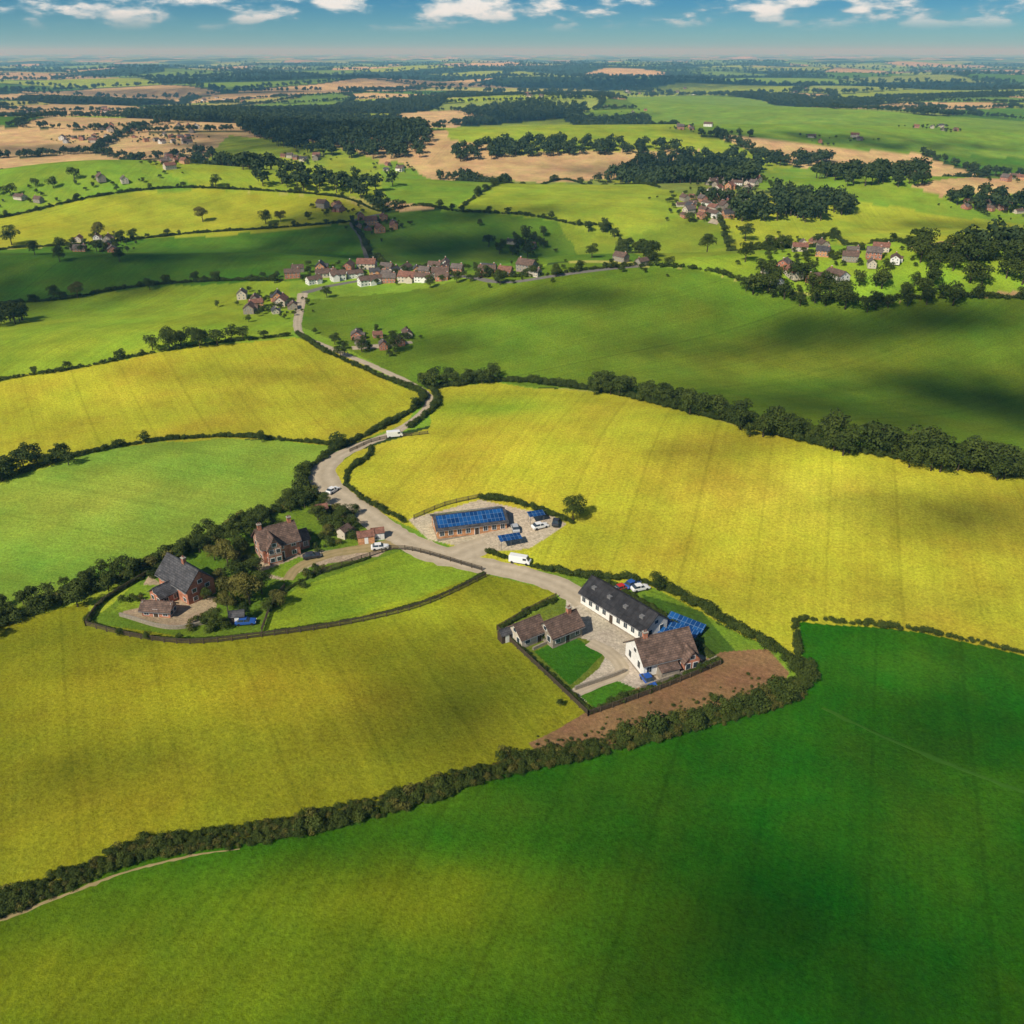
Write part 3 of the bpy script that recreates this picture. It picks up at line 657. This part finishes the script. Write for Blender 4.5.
# ribbon of houses either side of the village street
def street(pts,gap=9.5,off=7.5):
    P=smooth(WP(pts),1.0); t=np.gradient(P,axis=0); t/=np.linalg.norm(t,axis=1)[:,None]; acc=0; last=P[0]
    for i in range(len(P)):
        acc+=np.linalg.norm(P[i]-last); last=P[i]
        if acc>=gap:
            acc=random.uniform(-2,1.5)
            for s in(-1,1):
                if random.random()<.12: continue
                n=np.array([-t[i][1],t[i][0]])*s; x,y=P[i]+n*(off+random.uniform(0,2)); placed.append((x,y)); sc=random.uniform(.48,.66)
                obj('village_house',random.choice(VH),None,(x,y,hz(x,y)),math.atan2(t[i][1],t[i][0])+random.uniform(-.12,.12),(sc,sc,sc))
street([(303,291),(340,284),(390,278),(450,276)])
for v in [(318,274,6,32,5),(368,274,7,28,6),(425,273,6,28,5),(268,306,12,26,8,.9),(380,342,12,30,7,.8),(380,226,8,22,7),(92,246,7,28,6),(497,273,3,10,3),(526,273,4,12,3),(524,245,3,14,3),
          (635,264,5,16,3),(795,247,8,28,4),(850,256,11,38,5),(880,264,5,16,3),(805,282,8,32,5),(775,270,4,14,3),(705,208,22,24,11),(728,192,16,20,10),(745,182,6,10,4),(25,201,3,16,3,1.1),(115,183,4,14,2,1.1),
          (178,162,9,14,7,1.1),(168,140,10,24,5,1.2),(100,140,12,40,4,1.2),(150,130,10,50,4,1.3),(300,158,6,18,3,1.1),(400,168,4,14,3),(330,208,3,10,3),(820,285,6,22,4),(1000,208,9,34,5),(1010,180,3,14,2),(600,110,8,50,3,1.2),(830,140,4,30,3,1.1),
          (520,95,8,60,3,1.4),(250,100,10,60,3,1.4),(750,92,8,80,3,1.5),(60,112,8,50,3,1.3),(650,92,8,30,2,1.6),(930,128,6,30,3,1.1),(700,128,5,30,3,1.1)]:
    village(*v)

# ------------------------------------------------------------------ fences, walls
def fence(pts,hgt_=1.3,sp=2.4,name='wooden_fence'):
    P=smooth(WP(pts),sp); mb=MB()
    for i,p in enumerate(P):
        z=hz(*p); mb.box(p[0]-.1,p[0]+.1,p[1]-.1,p[1]+.1,z-.2,z+hgt_)
        if i<len(P)-1:
            q=P[i+1]; z2=hz(*q)
            for k in(.3,.58,.86,1.12): mb.tube((p[0],p[1],z+k*hgt_/1.2),(q[0],q[1],z2+k*hgt_/1.2),.075,.075,4)
    obj(name,mb.mesh(name,[M['fence']]))
fence([(86,626),(130,637),(190,644),(262,637),(340,626),(420,607),(486,577)])
fence([(86,626),(103,603),(148,575)]); fence([(310,577),(370,557),(405,550),(482,571)]); fence([(262,632),(272,606),(285,588)])
fence([(497,630),(545,675),(588,716)]); fence([(588,716),(650,694),(720,665)]); fence([(497,630),(530,611),(556,598)])
fence([(350,452),(380,440),(428,434)],1.1); fence([(414,519),(445,506),(480,498)])
def wall(pts,h,t=.35,name='stone_wall'):
    P=smooth(WP(pts),1.2); tt=np.gradient(P,axis=0); tt/=np.linalg.norm(tt,axis=1)[:,None]; n=np.stack([-tt[:,1],tt[:,0]],1)*t/2; vs=[];fs=[]
    for i in range(len(P)):
        a=P[i]+n[i]; b2=P[i]-n[i]; z=hz(*P[i]); hh=h+rng.normal()*.03
        vs+=[(a[0],a[1],z-.3),(a[0],a[1],z+hh),(b2[0],b2[1],z+hh),(b2[0],b2[1],z-.3)]
    for i in range(len(P)-1):
        for k in range(3): fs.append((4*i+k,4*i+k+1,4*i+4+k+1,4*i+4+k))
    fs+=[(0,3,2,1),(len(vs)-4,len(vs)-3,len(vs)-2,len(vs)-1)]
    mb=MB(); mb.poly(vs,fs); obj(name,mb.mesh(name,[M['stone']]))
wall([(575,690),(610,678),(625,672)],.9); wall([(640,690),(690,672),(716,660)],1.0); wall([(533,650),(570,633)],.7); wall([(120,616),(170,629),(215,622)],.9)

# ------------------------------------------------------------------ vehicles
def vehicle(name,px,py,rz,paint,van=False,L=4.3):
    x,y=W(px,py); e=empty(name,(x,y,hz(x,y)+.08),rad(rz)); w=.88
    if van: low=[(-L/2,.35),(L/2,.35),(L/2,.95),(L/2-.35,1.15),(L/2-.9,2.0),(-L/2+.05,2.05),(-L/2,1.9)]
    else: low=[(-L/2,.3),(L/2,.3),(L/2+.02,.62),(L/2-.25,.78),(L/2-1.15,.92),(-L/2+.25,.98),(-L/2,.8)]
    def ext(prof,w0,w1,zs):
        n=len(prof); vs=[(a,-(w0 if z<zs else w1),z) for a,z in prof]+[(a,(w0 if z<zs else w1),z) for a,z in prof]
        return vs,[tuple(range(n)),tuple(range(n,2*n))[::-1]]+[(i,n+i,n+(i+1)%n,(i+1)%n) for i in range(n)]
    b_=MB(); b_.poly(*ext(low,w,w*.92,1.2)); me=b_.mesh('body',[M[paint]]); o=obj('body',me,e)
    md=o.modifiers.new('bevel','BEVEL'); md.width=.07; md.segments=2
    g=MB()
    if van:
        g.poly([(L/2-.33,-.7,1.2),(L/2-.33,.7,1.2),(L/2-.82,.68,1.9),(L/2-.82,-.68,1.9)],[(0,1,2,3)])
        g.v=[(a+.03,b2,c+.02) for a,b2,c in g.v]
        for s in(-1,1): g.box(L/2-1.7,L/2-.85,*sorted((s*.86,s*.89)),1.25,1.8)
    else:
        cab=[(-L/2+.35,.93),(L/2-1.2,.9),(L/2-1.85,1.42),(-L/2+.95,1.45)]; g.poly(*ext(cab,w*.93,w*.75,1.2))
        r=MB(); r.box(-L/2+.92,L/2-1.82,-w*.76,w*.76,1.43,1.48); rr=obj('roof',r.mesh('roof',[M[paint]]),e)
        for s in(-1,1): r2=MB(); xx=-L/2+1.9; r2.box(xx-.05,xx+.05,*sorted((s*.70,s*.84)),.9,1.45); obj('pillar',r2.mesh('p',[M[paint]]),e)
    obj('windows',g.mesh('g',[M['glass']]),e)
    wh=MB()
    for xx in(-L/2+.8,L/2-.8):
        for s in(-1,1): wh.tube((xx,s*.70,.33),(xx,s*.90,.33),.33,.33,14)
    obj('wheels',wh.mesh('w',[M['tyre']]),e)
    l=MB()
    for s in(-1,1): l.box(L/2-.02,L/2+.04,*sorted((s*.5,s*.8)),.6,.74)
    obj('headlights',l.mesh('l',[M['frame']]),e)
vehicle('van',520,563,-18,'paint_white',True,5.2); vehicle('parked_car',333,492,60,'paint_white'); vehicle('parked_car',246,624,8,'paint_blue')
vehicle('parked_car',622,590,30,'paint_red'); vehicle('parked_car',632,586,40,'paint_blue'); vehicle('parked_car',640,590,20,'paint_white'); vehicle('parked_car',614,594,-40,'paint_silver')
vehicle('parked_car',540,528,25,'paint_white'); vehicle('parked_car',556,524,80,'paint_dark'); vehicle('parked_car',648,683,-70,'paint_blue'); vehicle('parked_car',515,530,100,'paint_silver')
vehicle('parked_car',312,558,20,'paint_dark'); vehicle('van',395,437,15,'paint_white',True,5); vehicle('parked_car',380,549,10,'paint_white')

# ------------------------------------------------------------------ sun, cloudy sky, cloud-shadow sheet
SE=42.0; SA=-140.0   # elevation, azimuth clockwise from +Y
sv=Vector((math.sin(rad(SA))*math.cos(rad(SE)),math.cos(rad(SA))*math.cos(rad(SE)),math.sin(rad(SE))))
sl=bpy.data.lights.new('sun','SUN'); sl.energy=5.0; sl.angle=rad(.55); sl.color=(1,.93,.78)
so=bpy.data.objects.new('sun',sl); COL.objects.link(so); so.rotation_euler=sv.to_track_quat('Z','Y').to_euler(); so.location=(-300,-200,400)
wd=bpy.data.worlds.new('World'); scene.world=wd; wd.use_nodes=True; N=wd.node_tree.nodes; L=wd.node_tree.links
bg=N['Background']; sky=N.new('ShaderNodeTexSky'); sky.sky_type='NISHITA'; sky.sun_disc=False; sky.sun_elevation=rad(SE); sky.sun_rotation=rad(SA%360); sky.air_density=1.0; sky.dust_density=.2; sky.ozone_density=4
tc=N.new('ShaderNodeTexCoord'); sep=N.new('ShaderNodeSeparateXYZ'); L.new(tc.outputs['Generated'],sep.inputs[0])
mp=N.new('ShaderNodeMapping'); mp.inputs['Scale'].default_value=(9,9,30); mp.inputs['Location'].default_value=(4.1,0,.35); L.new(tc.outputs['Generated'],mp.inputs[0])
cn=N.new('ShaderNodeTexNoise'); cn.inputs['Scale'].default_value=2.3; cn.inputs['Detail'].default_value=10; cn.inputs['Roughness'].default_value=.55; L.new(mp.outputs[0],cn.inputs['Vector'])
cr=N.new('ShaderNodeMapRange'); cr.interpolation_type='SMOOTHSTEP'; cr.inputs[1].default_value=.43; cr.inputs[2].default_value=.58; L.new(cn.outputs[0],cr.inputs[0])
ev=N.new('ShaderNodeMapRange'); ev.interpolation_type='SMOOTHSTEP'; ev.inputs[1].default_value=.016; ev.inputs[2].default_value=.036; L.new(sep.outputs[2],ev.inputs[0])
ev2=N.new('ShaderNodeMapRange'); ev2.interpolation_type='SMOOTHSTEP'; ev2.inputs[1].default_value=.45; ev2.inputs[2].default_value=.12; L.new(sep.outputs[2],ev2.inputs[0])
ml0=N.new('ShaderNodeMath'); ml0.operation='MULTIPLY'; L.new(ev.outputs[0],ml0.inputs[0]); L.new(ev2.outputs[0],ml0.inputs[1])
ml=N.new('ShaderNodeMath'); ml.operation='MULTIPLY'; L.new(cr.outputs[0],ml.inputs[0]); L.new(ml0.outputs[0],ml.inputs[1])
hb=N.new('ShaderNodeMapRange'); hb.interpolation_type='SMOOTHSTEP'; hb.inputs[1].default_value=0; hb.inputs[2].default_value=.05; L.new(sep.outputs[2],hb.inputs[0])
tc2=N.new('ShaderNodeMix'); tc2.data_type='RGBA'; tc2.inputs[6].default_value=(.38,.90,1.3,1); tc2.inputs[7].default_value=(.13,.52,1.05,1); L.new(hb.outputs[0],tc2.inputs[0])
tint=N.new('ShaderNodeMix'); tint.data_type='RGBA'; tint.blend_type='MULTIPLY'; tint.inputs[0].default_value=1; L.new(sky.outputs[0],tint.inputs[6]); L.new(tc2.outputs[2],tint.inputs[7])
up=N.new('ShaderNodeMapRange'); up.inputs[1].default_value=.15; up.inputs[2].default_value=.5; L.new(sep.outputs[2],up.inputs[0])
sk=N.new('ShaderNodeMix'); sk.data_type='RGBA'; L.new(up.outputs[0],sk.inputs[0]); L.new(tint.outputs[2],sk.inputs[6]); L.new(sky.outputs[0],sk.inputs[7])
mp2=N.new('ShaderNodeMapRange'); mp2.inputs[1].default_value=.49; mp2.inputs[2].default_value=.62; L.new(cn.outputs[0],mp2.inputs[0])
cc=N.new('ShaderNodeMix'); cc.data_type='RGBA'; cc.inputs[6].default_value=(3.2,6.4,8.6,1); cc.inputs[7].default_value=(14,14.6,14.8,1); L.new(mp2.outputs[0],cc.inputs[0])
mx=N.new('ShaderNodeMix'); mx.data_type='RGBA'; L.new(ml.outputs[0],mx.inputs[0]); L.new(sk.outputs[2],mx.inputs[6]); L.new(cc.outputs[2],mx.inputs[7])
L.new(mx.outputs[2],bg.inputs['Color']); bg.inputs['Strength'].default_value=.065

SH=[(80,265,170,26,.9),(330,250,120,22,.9),(480,245,110,26,.8),(560,296,150,14,.7),(900,325,220,28,.75),(700,350,140,16,.45),(980,400,150,46,.85),(440,345,90,16,.5),(820,405,160,22,.55),
    (250,372,150,12,.5),(700,449,110,16,.45),(960,510,160,30,.7),(790,568,80,16,.3),(100,440,130,14,.3),
    (470,690,100,48,.6),(60,790,200,46,.42),(320,752,200,26,.42),(930,930,420,150,.62),(980,735,190,44,.5),(560,1000,200,60,.35),(660,800,180,36,.4),
    (450,215,160,10,.7),(850,140,200,9,.7),(300,135,130,12,.7),(650,170,140,9,.55),(600,85,500,8,.7),(200,92,300,8,.7),(150,200,80,8,.4),(950,225,100,6,.55),(560,120,160,7,.55),(30,150,90,8,.55)]
SW=[]  # shadow patches wanted on the ground, in world units
for px,py,rx,ry,a in SH:
    x,y=W(px,py); xr=abs(W(px+rx*.5,py)[0]-W(px-rx*.5,py)[0]); yr=abs(W(px,py-ry*.5)[1]-W(px,py+ry*.5)[1]); SW.append((x,y,xr*.66,yr*.66,a))
ZC=700.0
def build_shadow_sheet():  # unseen sheet added overhead, opacity shaped to cast the wanted cloud shadows
    xs=np.arange(-2600,2600,12.0); ys=np.concatenate([np.arange(20,1300,9.0),np.arange(1300,7000,45.0)])
    X,Y=np.meshgrid(xs,ys); X=X.ravel(); Y=Y.ravel(); h=hgt(X,Y)
    D=np.zeros(X.shape)
    wob=1+.30*np.sin(X/31+np.sin(Y/23)*1.5)*np.cos(Y/37+np.sin(X/29))+.20*np.sin(X/12+Y/15)+.12*np.sin(X/7-Y/9)
    for x,y,sx,sy,a in SW:
        q=((X-x)/sx)**2+((Y-y)/sy)**2; D=1-(1-D)*(1-a*np.clip(np.exp(-.5*q**1.2)*wob,0,1))
    t=np.clip((D-.05)/.78,0,1); D=t*t*(3-2*t)*.92
    k=(ZC-h)/sv.z
    CX=X+sv.x*k; CY=Y+sv.y*k; Z=np.full(X.shape,ZC)
    nx=len(xs); ny=len(ys); i=np.arange(ny-1)[:,None]; j=np.arange(nx-1)[None,:]
    q=np.stack([i*nx+j,i*nx+j+1,(i+1)*nx+j+1,(i+1)*nx+j],-1).reshape(-1,4)
    keep=D[q].max(1)>.01; q=q[keep]
    me=bpy.data.meshes.new('cloud_shadow_sheet'); me.from_pydata(np.stack([CX,CY,Z],1).tolist(),[],q.tolist())
    a=me.attributes.new('cover','FLOAT','POINT'); a.data.foreach_set('value',D.astype(np.float32)); me.polygons.foreach_set('use_smooth',[True]*len(q))
    m,nt,N,L,b=newmat('cloud_shadow_mat'); N.remove(b); out=N['Material Output']  # shadow-casting material, transparent where no shadow is wanted
    at=N.new('ShaderNodeAttribute'); at.attribute_name='cover'; geo=N.new('ShaderNodeNewGeometry')
    nzz=N.new('ShaderNodeTexNoise'); nzz.inputs['Scale'].default_value=.025; nzz.inputs['Detail'].default_value=3; L.new(geo.outputs['Position'],nzz.inputs['Vector'])
    r=N.new('ShaderNodeMapRange'); r.inputs[1].default_value=.3; r.inputs[2].default_value=.7; r.inputs[3].default_value=.72; r.inputs[4].default_value=1.12; L.new(nzz.outputs[0],r.inputs[0])
    mu=N.new('ShaderNodeMath'); mu.operation='MULTIPLY'; mu.use_clamp=True; L.new(at.outputs['Fac'],mu.inputs[0]); L.new(r.outputs[0],mu.inputs[1])
    tr=N.new('ShaderNodeBsdfTransparent'); df=N.new('ShaderNodeBsdfDiffuse'); df.inputs[0].default_value=(.8,.8,.8,1); tl=N.new('ShaderNodeBsdfTranslucent'); tl.inputs[0].default_value=(.7,.7,.72,1)
    m1=N.new('ShaderNodeMixShader'); m1.inputs[0].default_value=.25; L.new(df.outputs[0],m1.inputs[1]); L.new(tl.outputs[0],m1.inputs[2])
    m2=N.new('ShaderNodeMixShader'); L.new(mu.outputs[0],m2.inputs[0]); L.new(tr.outputs[0],m2.inputs[1]); L.new(m1.outputs[0],m2.inputs[2]); L.new(m2.outputs[0],out.inputs['Surface'])
    me.materials.append(m); obj('cloud_shadow_sheet',me)
build_shadow_sheet()
# haze: homogeneous scattering layer of air
m,nt,N,L,b=newmat('air_haze'); N.remove(b); vs=N.new('ShaderNodeVolumeScatter'); vs.inputs['Color'].default_value=(.24,.64,1,1); vs.inputs['Density'].default_value=1/9500; vs.inputs['Anisotropy'].default_value=0
L.new(vs.outputs[0],N['Material Output'].inputs['Volume'])
mb=MB(); mb.box(-70000,70000,-3000,75000,-120,300); obj('atmosphere_haze',mb.mesh('haze',[m]))
